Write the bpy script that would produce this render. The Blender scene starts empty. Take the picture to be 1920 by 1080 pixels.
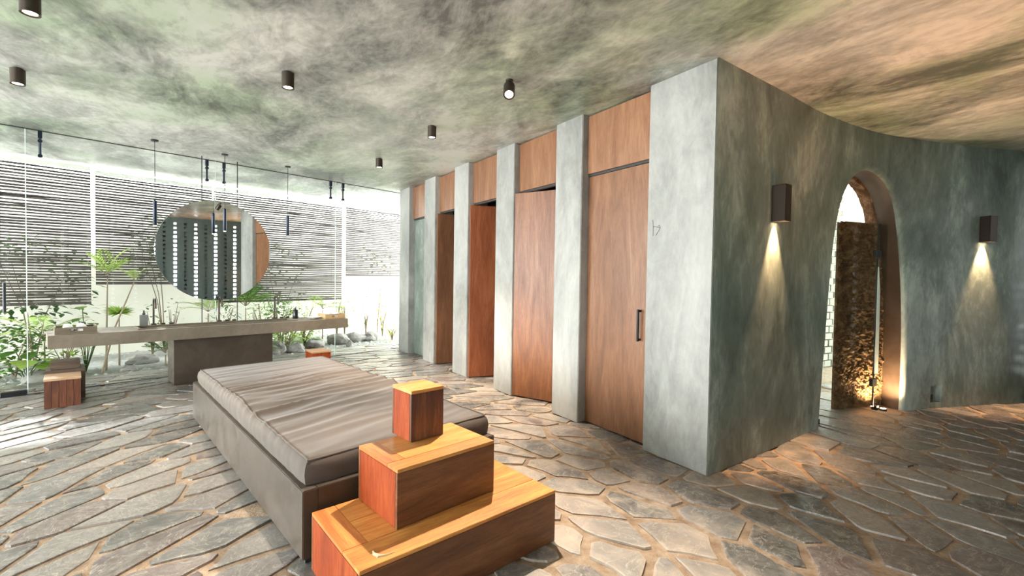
import bpy, bmesh, math, random
from mathutils import Vector, Matrix, noise
from mathutils.geometry import delaunay_2d_cdt
C = bpy.context.scene.collection
R = random.Random(7)
PI = math.pi

# ------------------------------------------------------------------ camera, sky, light, exposure
FPX, CAMH = 860.0, 1.45
PITCH, ROLL = math.radians(1.45), math.radians(0.9)
fwd = Vector((0, math.cos(PITCH), -math.sin(PITCH)))
r0 = Vector((1, 0, 0)); u0 = r0.cross(fwd)
cright = (r0*math.cos(ROLL)+u0*math.sin(ROLL)); cup = (-r0*math.sin(ROLL)+u0*math.cos(ROLL))
camd = bpy.data.cameras.new('camera'); cam = bpy.data.objects.new('camera', camd); C.objects.link(cam)
camd.sensor_width = 36; camd.lens = FPX/1920*36; camd.clip_start = 0.02
M = Matrix.Identity(4)
for i in range(3):
    M[i][0] = cright[i]; M[i][1] = cup[i]; M[i][2] = -fwd[i]
M[2][3] = CAMH
cam.matrix_world = M
sc = bpy.context.scene
sc.camera = cam
sc.view_settings.view_transform = 'Standard'; sc.view_settings.look = 'None'
sc.view_settings.exposure = 1.0; sc.view_settings.gamma = 1.0; sc.view_settings.use_curve_mapping = False
sc.cycles.max_bounces = 10; sc.cycles.diffuse_bounces = 6; sc.cycles.transparent_max_bounces = 24
sc.cycles.sample_clamp_indirect = 6
world = bpy.data.worlds.new('world'); sc.world = world; world.use_nodes = True
wb = world.node_tree.nodes['Background']
wb.inputs[0].default_value = (0.96, 1.0, 0.985, 1); wb.inputs[1].default_value = 10.0
WARM = (1.0, 0.62, 0.33)

def lamp(name, kind, loc, energy, color, parent=None, **kw):
    l = bpy.data.lights.new(name, kind); l.energy = energy; l.color = color
    o = bpy.data.objects.new(name, l); C.objects.link(o); o.location = loc
    for k, v in kw.items():
        if k == 'aim':
            o.rotation_euler = Vector(v).to_track_quat('-Z', 'Y').to_euler()
        else: setattr(l, k, v)
    if parent: o.parent = parent
    return o
sun = lamp('sun', 'SUN', (-6, 6, 8), 9.0, (1, 0.985, 0.95), angle=0.02, aim=(1.2, -0.8, -1.0))

# ------------------------------------------------------------------ mesh helpers
class MB:
    def __init__(s): s.v = []; s.f = []; s.mi = []
    def add(s, vs, fs, mi=0):
        k = len(s.v); s.v += [tuple(p) for p in vs]
        s.f += [tuple(i+k for i in f) for f in fs]; s.mi += [mi]*len(fs)
    def box(s, x0, x1, y0, y1, z0, z1, m=None, bev=0.0, mi=0):
        bm = bmesh.new()
        vs = [bm.verts.new(p) for p in ((x0,y0,z0),(x1,y0,z0),(x1,y1,z0),(x0,y1,z0),(x0,y0,z1),(x1,y0,z1),(x1,y1,z1),(x0,y1,z1))]
        for f in ((0,3,2,1),(4,5,6,7),(0,1,5,4),(1,2,6,5),(2,3,7,6),(3,0,4,7)): bm.faces.new([vs[i] for i in f])
        if bev: bmesh.ops.bevel(bm, geom=list(bm.edges), offset=bev, segments=2, affect='EDGES')
        bm.verts.index_update()
        s.add([(m @ v.co) if m else v.co.copy() for v in bm.verts], [[v.index for v in f.verts] for f in bm.faces], mi)
        bm.free(); return s
    def tube(s, pts, r, n=8, cap=True, mi=0):
        pts = [Vector(p) for p in pts]; rs = r if isinstance(r, (list, tuple)) else [r]*len(pts)
        vs = []; fs = []; prev = None
        for i, p in enumerate(pts):
            t = (pts[min(i+1, len(pts)-1)]-pts[max(i-1, 0)]).normalized()
            a = prev if prev else (Vector((1,0,0)) if abs(t.x) < .9 else Vector((0,1,0)))
            a = (a-t*a.dot(t)).normalized(); prev = a; b = t.cross(a)
            for k in range(n):
                w = 2*PI*k/n; vs.append(p+(a*math.cos(w)+b*math.sin(w))*rs[i])
        for i in range(len(pts)-1):
            for k in range(n): fs.append((i*n+k, i*n+(k+1)%n, (i+1)*n+(k+1)%n, (i+1)*n+k))
        if cap: fs.append(tuple(range(n))[::-1]); fs.append(tuple(range((len(pts)-1)*n, len(pts)*n)))
        s.add(vs, fs, mi); return s
    def lathe(s, prof, n=24, c=(0,0,0), mi=0):
        vs = []; fs = []
        for r, z in prof:
            for k in range(n): w = 2*PI*k/n; vs.append((c[0]+r*math.cos(w), c[1]+r*math.sin(w), c[2]+z))
        for i in range(len(prof)-1):
            for k in range(n): fs.append((i*n+k, i*n+(k+1)%n, (i+1)*n+(k+1)%n, (i+1)*n+k))
        fs.append(tuple(range(n))[::-1]); fs.append(tuple(range((len(prof)-1)*n, len(prof)*n)))
        s.add(vs, fs, mi); return s
    def mesh(s, name, mats, smooth=False):
        me = bpy.data.meshes.new(name); me.from_pydata(s.v, [], s.f)
        for m in (mats if isinstance(mats, (list, tuple)) else [mats]): me.materials.append(m)
        if any(s.mi): me.polygons.foreach_set('material_index', s.mi)
        if smooth:
            me.polygons.foreach_set('use_smooth', [True]*len(me.polygons))
            try: me.set_sharp_from_angle(angle=math.radians(40))
            except Exception: pass
        me.update(); return me
    def obj(s, name, mats, parent=None, smooth=False, **tags):
        return link(name, s.mesh(name, mats, smooth), parent, **tags)

def link(name, me, parent=None, loc=(0,0,0), rz=0.0, rot=None, scale=None, **tags):
    o = bpy.data.objects.new(name, me); C.objects.link(o)
    o.location = loc; o.rotation_euler = rot if rot else (0, 0, rz)
    if scale: o.scale = (scale,)*3 if isinstance(scale, (int, float)) else scale
    if parent: o.parent = parent
    for k, v in tags.items(): o[k] = v
    return o

class Frame:
    def __init__(s, o, x): s.o = Vector((o[0], o[1])); s.x = Vector(x).normalized(); s.y = Vector((-s.x.y, s.x.x)); s.a = math.atan2(s.x.y, s.x.x)
    def p(s, u, v, z=0.0): q = s.o+s.x*u+s.y*v; return Vector((q.x, q.y, z))
    def uv(s, x, y): q = Vector((x, y))-s.o; return q.dot(s.x), q.dot(s.y)
FW = Frame((1.46, 3.34), (-.553, .833))      # wall of timber doors: x runs away from the camera, y points into the room
FG = Frame((-5.70, 5.12), (.662, .749))      # glass line: y points out to the garden
FC = Frame((-4.95, 4.88), (.688, .726))      # washstand: x along its front, y towards the garden
FB = Frame((0, 0), (.729, .684))             # day bed: y along its length, away from the camera

def thing(name, label, cat, fr, u, v, z=0.0, rz=0.0, group=None):
    o = bpy.data.objects.new(name, None); C.objects.link(o); o.empty_display_size = .1
    o.location = fr.p(u, v, z); o.rotation_euler = (0, 0, fr.a+rz)
    o['label'] = label; o['category'] = cat
    if group: o['group'] = group
    return o
def struct(name, me, fr=None, label=None, cat=None, parent=None):
    o = bpy.data.objects.new(name, me); C.objects.link(o)
    if fr: o.location = fr.p(0, 0, 0); o.rotation_euler = (0, 0, fr.a)
    o['kind'] = 'structure'
    if label: o['label'] = label
    if cat: o['category'] = cat
    if parent: o.parent = parent
    return o

# ------------------------------------------------------------------ material helpers
class NT:
    def __init__(s, name):
        s.m = bpy.data.materials.new(name); s.m.use_nodes = True
        s.t = s.m.node_tree; s.b = s.t.nodes['Principled BSDF']; s.out = s.t.nodes['Material Output']
    def n(s, typ, **kw):
        nd = s.t.nodes.new(typ)
        for k, v in kw.items():
            if k.startswith('i_'):
                key = k[2:]; key = int(key) if key.isdigit() else key
                if hasattr(v, 'is_output'): s.t.links.new(v, nd.inputs[key])
                else: nd.inputs[key].default_value = v
            else: setattr(nd, k, v)
        return nd
    def coord(s, scale=(1,1,1), rot=(0,0,0), kind='Object', loc=(0,0,0)):
        tc = s.n('ShaderNodeTexCoord')
        mp = s.n('ShaderNodeMapping'); s.t.links.new(tc.outputs[kind], mp.inputs[0])
        mp.inputs['Scale'].default_value = scale; mp.inputs['Rotation'].default_value = rot; mp.inputs['Location'].default_value = loc
        if any(rot): mp.vector_type = 'TEXTURE'
        return mp.outputs[0]
    def noise(s, vec, scale, detail=6, rough=.6, dist=0.0):
        nd = s.n('ShaderNodeTexNoise'); s.t.links.new(vec, nd.inputs['Vector'])
        nd.inputs['Scale'].default_value = scale; nd.inputs['Detail'].default_value = detail
        nd.inputs['Roughness'].default_value = rough; nd.inputs['Distortion'].default_value = dist
        return nd.outputs['Fac']
    def ramp(s, fac, stops):
        nd = s.n('ShaderNodeValToRGB'); s.t.links.new(fac, nd.inputs[0]); e = nd.color_ramp.elements
        while len(e) < len(stops): e.new(.5)
        for k, (p, c) in enumerate(stops):
            e[k].position = p; e[k].color = (*c, 1) if len(c) == 3 else c
        return nd.outputs[0]
    def mix(s, fac, a, b, mode='MIX'):
        nd = s.n('ShaderNodeMix', data_type='RGBA', blend_type=mode)
        for key, v in ((0, fac), (6, a), (7, b)):
            if hasattr(v, 'is_output'): s.t.links.new(v, nd.inputs[key])
            else: nd.inputs[key].default_value = v if key == 0 else (*v, 1)
        return nd.outputs[2]
    def math(s, op, a, b=0.0):
        nd = s.n('ShaderNodeMath', operation=op)
        for key, v in ((0, a), (1, b)):
            if hasattr(v, 'is_output'): s.t.links.new(v, nd.inputs[key])
            else: nd.inputs[key].default_value = v
        return nd.outputs[0]
    def set(s, **kw):
        for k, v in kw.items():
            key = k.replace('_', ' ')
            if hasattr(v, 'is_output'): s.t.links.new(v, s.b.inputs[key])
            else: s.b.inputs[key].default_value = v
        return s
    def bump(s, h, strength=.3, dist=.02):
        nd = s.n('ShaderNodeBump'); s.t.links.new(h, nd.inputs['Height'])
        nd.inputs['Strength'].default_value = strength; nd.inputs['Distance'].default_value = dist
        s.t.links.new(nd.outputs[0], s.b.inputs['Normal'])

def g(v): return (v, v, v)
def plaster(name, dark, mid, light, sc1=.8, stretch=(1,1,1), rot=(0,0,0), tint=None, tint_at=.55, rough=.5, lo=.33, hi=.68, bump=.12, spec=.5):
    t = NT(name); v = t.coord(stretch, rot)
    a = t.noise(v, sc1, 9, .66, .6); b = t.noise(v, sc1*4.3, 8, .7, 1.2); c = t.noise(v, sc1*26, 4, .6)
    f = t.math('ADD', t.math('MULTIPLY', a, .62), t.math('ADD', t.math('MULTIPLY', b, .28), t.math('MULTIPLY', c, .10)))
    col = t.ramp(f, [(lo, dark), ((lo+hi)/2, mid), (hi, light)])
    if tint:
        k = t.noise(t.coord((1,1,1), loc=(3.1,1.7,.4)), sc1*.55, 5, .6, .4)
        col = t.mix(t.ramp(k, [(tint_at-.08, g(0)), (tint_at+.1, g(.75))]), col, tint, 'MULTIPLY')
    t.set(Base_Color=col, Roughness=t.ramp(b, [(.3, g(rough-.12)), (.7, g(rough+.15))])); t.b.inputs['Specular IOR Level'].default_value = spec
    t.bump(f, bump, .03); return t.m
def wood(name, dark, mid, light, axis='z', fine=1.0, rough=.38, spec=.5):
    t = NT(name); t.b.inputs['Specular IOR Level'].default_value = spec
    S = {'x': (.9, 9, 9), 'y': (9, .9, 9), 'z': (9, 9, .9)}[axis]
    S2 = {'x': (.35, 2.6, 2.6), 'y': (2.6, .35, 2.6), 'z': (2.6, 2.6, .35)}[axis]
    oi = t.n('ShaderNodeObjectInfo'); sh = t.n('ShaderNodeVectorMath', operation='SCALE'); sh.inputs['Scale'].default_value = 17.0
    cx = t.n('ShaderNodeCombineXYZ'); t.t.links.new(oi.outputs['Random'], cx.inputs[0]); t.t.links.new(oi.outputs['Random'], cx.inputs[1]); t.t.links.new(oi.outputs['Random'], cx.inputs[2])
    t.t.links.new(cx.outputs[0], sh.inputs[0])
    def off(vec):
        ad = t.n('ShaderNodeVectorMath', operation='ADD'); t.t.links.new(vec, ad.inputs[0]); t.t.links.new(sh.outputs[0], ad.inputs[1]); return ad.outputs[0]
    a = t.noise(off(t.coord(S2)), 2.2*fine, 5, .6, 1.6); b = t.noise(off(t.coord(S)), 6*fine, 7, .65, .8); c = t.noise(off(t.coord(S)), 34*fine, 3, .6)
    f = t.math('ADD', t.math('MULTIPLY', a, .5), t.math('ADD', t.math('MULTIPLY', b, .33), t.math('MULTIPLY', c, .17)))
    col = t.ramp(f, [(.33, dark), (.5, mid), (.66, light)])
    val = t.n('ShaderNodeHueSaturation'); t.t.links.new(col, val.inputs['Color'])
    t.t.links.new(t.math('ADD', t.math('MULTIPLY', oi.outputs['Random'], .35), .82), val.inputs['Value'])
    t.set(Base_Color=val.outputs[0], Roughness=t.ramp(f, [(.3, g(rough+.12)), (.7, g(rough-.06))]))
    t.bump(c, .06, .01); return t.m
def plain(name, col, rough=.5, metal=0.0, emit=0.0, ecol=None, bumpy=0.0, bscale=60, trans=0.0):
    t = NT(name)
    v = t.coord(); n_ = t.noise(v, bscale*.3, 4)
    t.set(Base_Color=t.mix(n_, tuple(c*.85 for c in col), tuple(min(1, c*1.12) for c in col)), Roughness=rough, Metallic=metal)
    if emit: t.set(Emission_Color=(*(ecol or col), 1), Emission_Strength=emit)
    if bumpy: t.bump(t.noise(v, bscale, 5), bumpy, .01)
    return t.m
def leafmat(name, a, b):
    t = NT(name); oi = t.n('ShaderNodeObjectInfo')
    n_ = t.noise(t.coord(), 9, 3); f = t.math('ADD', t.math('MULTIPLY', n_, .6), t.math('MULTIPLY', oi.outputs['Random'], .4))
    col = t.ramp(f, [(.25, a), (.75, b)]); t.set(Base_Color=col, Roughness=.45)
    tr = t.n('ShaderNodeBsdfTranslucent'); t.t.links.new(col, tr.inputs[0])
    mx = t.n('ShaderNodeMixShader'); mx.inputs[0].default_value = .45
    t.t.links.new(t.b.outputs[0], mx.inputs[1]); t.t.links.new(tr.outputs[0], mx.inputs[2]); t.t.links.new(mx.outputs[0], t.out.inputs[0])
    return t.m
def glassmat(name, col=(.985,1,.99), refl=1.0):
    t = NT(name); t.t.nodes.remove(t.b)
    tr = t.n('ShaderNodeBsdfTransparent'); tr.inputs[0].default_value = (*col, 1)
    gl = t.n('ShaderNodeBsdfGlossy'); gl.inputs['Roughness'].default_value = .01
    fr = t.n('ShaderNodeFresnel'); fr.inputs[0].default_value = 1.35
    geo = t.n('ShaderNodeNewGeometry')     # one reflection per pane: the front face only
    mx = t.n('ShaderNodeMixShader'); t.t.links.new(t.math('MULTIPLY', t.math('MULTIPLY', fr.outputs[0], refl), t.math('SUBTRACT', 1.0, geo.outputs['Backfacing'])), mx.inputs[0])
    t.t.links.new(tr.outputs[0], mx.inputs[1]); t.t.links.new(gl.outputs[0], mx.inputs[2]); t.t.links.new(mx.outputs[0], t.out.inputs[0])
    return t.m

M_ceil = plaster('ceiling_plaster', (.14,.15,.145), (.45,.467,.447), (.80,.815,.785), .95, (1.7,1,1), (0,0,2.157), (.60,.80,.54), .55, .42, .41, .585, .2, .5)  # green patches in the colour stand in for light bounced off foliage
M_wall = plaster('green_grey_plaster', (.075,.092,.078), (.19,.225,.198), (.46,.51,.46), .9, (1.2,1.2,.5), (0,0,0), (.8,.95,.92), .5, .45, .39, .62, .12)
M_col = plaster('pale_grey_plaster', (.165,.165,.158), (.305,.305,.29), (.44,.437,.415), 1.0, (1,1,.5), (0,0,0), None, .5, .5, .36, .62, .08)
M_bed = plaster('brown_cement', (.034,.024,.017), (.060,.044,.032), (.10,.077,.06), 1.6, (1,1,1), (0,0,0), None, .5, .42, .3, .7, .08)
M_counter = plaster('counter_cement', (.12,.098,.072), (.20,.165,.125), (.30,.255,.20), 1.8, (1,1,1), (0,0,0), None, .5, .4, .3, .7, .05)
M_white = plaster('white_render', (.68,.65,.57), (.74,.71,.63), (.80,.77,.69), .8, (1,1,1), (0,0,0), None, .5, .8, .3, .7, .05, .2)
M_dark_wall = plaster('dark_green_cement', (.022,.034,.030), (.042,.060,.054), (.075,.10,.09), .8, (1,1,.6), (0,0,0), None, .5, .5, .3, .7, .08)
M_jamb = plaster('shaded_jamb_plaster', (.035,.022,.014), (.065,.042,.027), (.10,.07,.048), 1.2)  # arch tunnel plaster browned and darkened for its shade and warm light
M_door = wood('door_timber', (.13,.040,.013), (.25,.088,.030), (.36,.15,.058), 'z')
M_door_red = wood('red_door_timber', (.13,.035,.014), (.29,.085,.034), (.42,.15,.065), 'z')
M_door_pale = wood('brown_door_timber', (.12,.047,.021), (.205,.088,.040), (.29,.145,.074), 'z')
M_door_dark = wood('dark_door_timber', (.12,.05,.025), (.23,.10,.05), (.34,.16,.085), 'z')
M_transom = wood('transom_timber', (.14,.055,.026), (.23,.105,.052), (.33,.175,.098), 'z')
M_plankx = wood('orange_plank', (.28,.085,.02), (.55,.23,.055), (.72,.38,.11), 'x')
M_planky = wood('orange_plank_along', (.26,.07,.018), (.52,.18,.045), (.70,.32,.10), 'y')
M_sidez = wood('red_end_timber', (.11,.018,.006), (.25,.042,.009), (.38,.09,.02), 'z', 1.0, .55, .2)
M_sidex = wood('shaded_side_timber', (.075,.026,.010), (.17,.062,.024), (.27,.115,.048), 'x')  # darkened to carry the shade on the blocks' front faces
M_stool = wood('dark_stool_timber', (.035,.012,.008), (.11,.036,.019), (.25,.10,.048), 'z', 1.2)
M_stooltop = wood('pale_stool_top', (.30,.17,.09), (.48,.31,.19), (.62,.44,.30), 'x')
M_dkwood = wood('dark_brown_timber', (.04,.025,.018), (.09,.06,.045), (.15,.11,.08), 'x')
M_tray = wood('tray_timber', (.30,.19,.09), (.45,.31,.16), (.56,.42,.25), 'x')
M_traydark = wood('grey_brown_tray', (.13,.10,.07), (.20,.16,.115), (.27,.22,.165), 'x')
M_black = plain('black_metal', (.018,.018,.022), .4, .4)
M_bronze = plain('dark_bronze', (.06,.045,.035), .42, .6)
M_navy = plain('blue_black_metal', (.02,.028,.05), .35, .5)
M_steel = plain('brushed_steel', (.55,.58,.60), .25, 1.0)
M_lens = plain('lamp_lens', (1,.85,.65), .4, 0, 40.0, (1,.80,.55))
M_lens2 = plain('sconce_lens', (1,.85,.65), .4, 0, 25.0, (1,.74,.45))
M_mirror = plain('mirror_silver', (.86,.90,.90), .015, 1.0)
M_bamboo = plain('bamboo', (.065,.052,.048), .6, 0, 0, None, .3, 30)
M_cord = plain('pale_cord', (.7,.7,.66), .8)
M_towel = plain('white_towel', (.85,.85,.83), .9, 0, 0, None, .5, 90)
M_soap = plain('grey_ceramic', (.20,.21,.20), .35)
M_blackgloss = plain('black_ceramic', (.02,.02,.02), .2)
M_glass = glassmat('clear_glass', (.985,1,.99), .35)
M_glass2 = glassmat('shower_glass', (.93,.98,.96), 1.0)
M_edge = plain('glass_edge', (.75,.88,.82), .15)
M_block = plain('pale_block', (.36,.35,.29), .8, 0, 0, None, .4, 25)
M_soil = plain('dark_gravel', (.24,.24,.225), .85, 0, 0, None, .8, 18)
M_rock = plain('garden_rock', (.20,.19,.175), .85, 0, 0, None, .8, 9)
M_pebble = plain('pebble', (.30,.30,.29), .7)
M_bark = plain('bark', (.20,.15,.10), .85, 0, 0, None, .6, 30)
M_leaf = leafmat('leaf_green', (.05,.14,.02), (.20,.36,.07))
M_leafy = leafmat('leaf_lime', (.14,.26,.03), (.42,.56,.12))
M_leafd = leafmat('leaf_dark', (.03,.08,.02), (.11,.19,.06))
M_fix = plain('white_smear', (.52,.40,.24), .8)
M_outlet = plain('outlet_black', (.01,.01,.01), .3)
M_groove = plain('dark_groove', (.03,.03,.03), .6)

# cloth
t = NT('taupe_cloth'); v = t.coord()
w1 = t.noise(v, 260, 2); w2 = t.noise(v, 2.0, 4)
t.set(Base_Color=t.mix(t.ramp(t.math('ADD', t.math('MULTIPLY', w1, .5), t.math('MULTIPLY', w2, .5)), [(.35, g(0)), (.65, g(1))]), (.056,.040,.031), (.092,.069,.055)), Roughness=.85)
t.b.inputs['Sheen Weight'].default_value = .25; t.bump(w1, .15, .004); M_cloth = t.m

# slate stones: the vertex colour holds r = nearness to the stone's own edge, g = a random number per stone
t = NT('slate'); at = t.n('ShaderNodeAttribute', attribute_name='stone'); sp = t.n('ShaderNodeSeparateColor'); t.t.links.new(at.outputs['Color'], sp.inputs[0])
v = t.coord((1,1,1)); n1 = t.noise(v, 6, 10, .74, 2.2); n2 = t.noise(v, 24, 6, .75, 1.6); n3 = t.noise(v, 2.3, 6, .65, .8)
base = t.ramp(sp.outputs[1], [(0, (.035,.035,.037)), (.2, (.08,.073,.072)), (.38, (.16,.105,.10)), (.55, (.20,.20,.197)), (.72, (.29,.25,.22)), (.85, (.14,.14,.14)), (1, (.055,.058,.058))])
base = t.mix(t.ramp(n1, [(.42, g(0)), (.72, g(.9))]), base, (.36,.345,.325))
base = t.mix(t.math('MULTIPLY', t.ramp(n2, [(.40, g(0)), (.62, g(1))]), .45), base, (.07,.062,.058))
dust = t.math('ADD', t.math('ADD', t.math('MULTIPLY', sp.outputs[0], .08), t.math('MULTIPLY', sp.outputs[2], .17)), t.math('ADD', t.math('MULTIPLY', n3, .75), t.math('MULTIPLY', n2, .30)))
vn = t.noise(t.coord((1,1,1)), 3.2, 6, .6, 2.6); base = t.mix(t.ramp(t.math('ABSOLUTE', t.math('SUBTRACT', vn, .5)), [(.0, g(.8)), (.012, g(0))]), base, (.50,.46,.40))
col = t.mix(t.ramp(dust, [(.64, g(0)), (.84, g(.85))]), base, (.55,.45,.36))
t.set(Base_Color=col, Roughness=t.ramp(dust, [(.5, g(.30)), (.85, g(.7))])); t.bump(t.math('ADD', n1, t.math('MULTIPLY', n2, .5)), .28, .02); t.b.inputs['IOR'].default_value = 1.9; M_slate = t.m
t = NT('mortar'); v = t.coord(); n1 = t.noise(v, 9, 8, .7); n2 = t.noise(v, 70, 4)
t.set(Base_Color=t.ramp(n1, [(.3, (.20,.13,.085)), (.5, (.35,.26,.185)), (.7, (.50,.40,.315))]), Roughness=.85); t.bump(t.math('ADD', n1, n2), .5, .015); M_mortar = t.m
t = NT('rough_brown_stone'); v = t.coord(); n1 = t.noise(v, 9, 8, .7, .5); n2 = t.noise(v, 40, 4)
t.set(Base_Color=t.ramp(n1, [(.3, (.06,.026,.010)), (.5, (.20,.095,.042)), (.7, (.40,.23,.12))]), Roughness=.8); t.bump(t.math('ADD', n1, n2), .8, .03); M_rough = t.m

# line of the curved wall on plan
CPTS = [Vector(p) for p in ((1.46,3.34),(2.27,3.92),(3.02,4.46),(3.93,4.97),(4.6,5.19),(5.3,5.38),(6.2,5.56),(7.4,5.72))]
def spline(P, k=24):
    Q = [2*P[0]-P[1]]+P+[2*P[-1]-P[-2]]; o = []
    for i in range(1, len(Q)-2):
        a, b, c, d = Q[i-1:i+3]
        for j in range(k):
            t_ = j/k; o.append(.5*(2*b+(c-a)*t_+(2*a-5*b+4*c-d)*t_*t_+(3*b-a-3*c+d)*t_**3))
    return o+[P[-1]]
CV = spline(CPTS); CS = [0.0]
for i in range(1, len(CV)): CS.append(CS[-1]+(CV[i]-CV[i-1]).length)
CVS = CV[::6]

# ------------------------------------------------------------------ floor of flagstones
H = 3.05
def proj(p):
    v = Vector(p)-Vector((0, 0, CAMH)); z = v.dot(fwd)
    if z < .05: return None
    return 960+FPX*v.dot(cright)/z, 540-FPX*v.dot(cup)/z
fl = MB(); fl.add([(-14,-6,-.012),(9,-6,-.012),(9,10.5,-.012),(-1.9,10.5,-.012),(FG.p(6.4,.75).x,FG.p(6.4,.75).y,-.012),(FG.p(-8,.75).x,FG.p(-8,.75).y,-.012)], [(0,1,2,3,4,5)])
floor = fl.obj('floor', M_mortar); floor['kind'] = 'structure'
SC = Vector((-.35, 1.9))
def metric(p):
    q = p-SC; L_ = q.length
    e = Vector((q.y, -q.x))/max(L_, .01); w = .75*noise.noise(Vector((p.x*.9, p.y*.9, 3.3))); e = Vector((e.x*math.cos(w)-e.y*math.sin(w), e.x*math.sin(w)+e.y*math.cos(w)))
    a, b = (.64, .285)
    if p.x > .3 and p.y < 6: a, b = .50, .31
    return e, a, b
def mdist(p, q):
    e, a, b = metric((p+q)*.5); w = q-p; u = w.dot(e)/a; v_ = (w.x*-e.y+w.y*e.x)/b; return math.hypot(u, v_)
def visible_floor(p):
    if FG.uv(p.x, p.y)[1] > .72: return False
    s, n_ = FW.uv(p.x, p.y)
    if n_ < -1.2 and s > 0: return False
    if p.x > 1.46 and p.y > 6.0: return False
    w = proj((p.x, p.y, 0))
    return (p.x < -1.2 and p.y < 5) or (bool(w) and -120 < w[0] < 2060 and w[1] < 1240)
sites = []; cells = {}
def near(p, r=1.0):
    cx, cy = int(p.x//.7), int(p.y//.7); o = []
    k = 2 if r > .7 else 1
    for i in range(-k, k+1):
        for j in range(-k, k+1): o += cells.get((cx+i, cy+j), [])
    return o
tries = 0
while tries < 26000:
    tries += 1
    p = Vector((R.uniform(-9.5, 8), R.uniform(-2.6, 10.5)))
    if not visible_floor(p): continue
    wgt = R.uniform(.62, 1.0)
    if any(mdist(p, sites[j]) < .82*wgt for j in near(p)): continue
    cells.setdefault((int(p.x//.7), int(p.y//.7)), []).append(len(sites)); sites.append(p)
def clip(poly, m, n_):
    out = []
    for i in range(len(poly)):
        a, b = poly[i], poly[(i+1) % len(poly)]; da, db = (a-m).dot(n_), (b-m).dot(n_)
        if da <= 0: out.append(a)
        if da*db < 0: out.append(a+(b-a)*(da/(da-db)))
    return out
stones = []
bedq = lambda p: .95 < FB.uv(p.x, p.y)[0] < 1.9 and 2.5 < FB.uv(p.x, p.y)[1] < 5.1
for i, p in enumerate(sites):
    if bedq(p): continue
    poly = [p+Vector((x, y)) for x, y in ((-.75,-.75),(.75,-.75),(.75,.75),(-.75,.75))]
    jw = R.uniform(.009, .017) if p.x < -.6 else R.uniform(.014, .028)
    for j in near(p, 1.0):
        if j == i: continue
        q = sites[j]; mid = (p+q)*.5; e, a, b = metric(mid); w = q-p
        u = w.dot(e)/a**2; v_ = (w.x*-e.y+w.y*e.x)/b**2
        n_ = (e*u+Vector((-e.y, e.x))*v_).normalized()
        poly = clip(poly, mid-n_*jw, n_)
        if len(poly) < 3: break
    poly = clip(poly, FG.p(0, .72).xy, FG.y)
    if len(poly) < 3: continue
    # drop very short edges, then knock the corners off
    pl = [poly[k] for k in range(len(poly)) if (poly[k]-poly[k-1]).length > .035]
    if len(pl) < 3: continue
    cc = []
    for k in range(len(pl)):
        a, b, d = pl[k-1], pl[k], pl[(k+1) % len(pl)]
        if R.random() < .55 and len(pl) < 7:
            f = R.uniform(.10, .24); cc += [b+(a-b)*f, b+(d-b)*R.uniform(.10, .24)]
        else: cc.append(b)
    pl = []
    for k in range(len(cc)):
        a, b = cc[k], cc[(k+1) % len(cc)]; pl.append(a); L_ = (b-a).length
        if L_ > .16 and len(cc) < 9: q = (a+b)*.5; w = (b-a)/L_; pl.append(q+Vector((-w.y, w.x))*R.uniform(-.004, .014))
    sand = 0.0
    if p.x > -.7: sand = max(0, min(1, (1.9-p.x-.25*max(0, p.y-3))/.9))*min(1, (p.x+.7)/.5)
    if FW.uv(p.x, p.y)[0] < 0 and p.x > 1.3:
        dw = min((p-q).length for q in CVS); sand = max(sand, max(0, 1-dw/.75))
    ar = .5*sum(pl[k-1].x*pl[k].y-pl[k].x*pl[k-1].y for k in range(len(pl)))
    if ar < .006: continue
    c = sum(pl, Vector((0, 0)))/len(pl)
    hz = R.uniform(-.004, .003); tx, ty = R.gauss(0, .006), R.gauss(0, .006)
    zt = lambda q: hz+tx*(q.x-c.x)+ty*(q.y-c.y)
    n_ = len(pl); vs = []; fs = []; cols = []
    rnd = R.random()
    for ins, dz, eg in ((0, -.02, 1), (.003, -.0015, .8), (.02, 0, 0)):
        for q in pl:
            w = c-q; L_ = w.length; q2 = q+w*min(.45, ins/max(L_, .02)); vs.append((q2.x, q2.y, zt(q2)+dz)); cols.append((eg, rnd, sand, 1))
    for r_ in range(2):
        for k in range(n_): fs.append((r_*n_+k, r_*n_+(k+1) % n_, (r_+1)*n_+(k+1) % n_, (r_+1)*n_+k))
    fs.append(tuple(range(2*n_, 3*n_)))
    pj = [proj((q.x, q.y, 0)) for q in pl]; pa = 0
    if all(pj):
        pa = abs(.5*sum(pj[k-1][0]*pj[k][1]-pj[k][0]*pj[k-1][1] for k in range(n_)))
        cx = sum(a[0] for a in pj)/n_; cy = sum(a[1] for a in pj)/n_
        if not (-30 < cx < 1950 and cy < 1110): pa *= .1
    stones.append((pa, vs, fs, cols))
stones.sort(key=lambda s_: -s_[0])
def stone_mesh(vs, fs, cols):
    me = bpy.data.meshes.new('stone'); me.from_pydata(vs, [], fs); me.materials.append(M_slate)
    ca = me.color_attributes.new('stone', 'FLOAT_COLOR', 'POINT')
    ca.data.foreach_set('color', [x for c_ in cols for x in c_]); me.update(); return me
for pa, vs, fs, cols in stones[:298]: link('stone', stone_mesh(vs, fs, cols), floor)
V, F_, K = [], [], []
for pa, vs, fs, cols in stones[298:]:
    k = len(V); V += vs; K += cols; F_ += [tuple(i+k for i in f) for f in fs]
link('small_stones', stone_mesh(V, F_, K), floor, kind='stuff')
print('STONES', len(stones))

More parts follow.
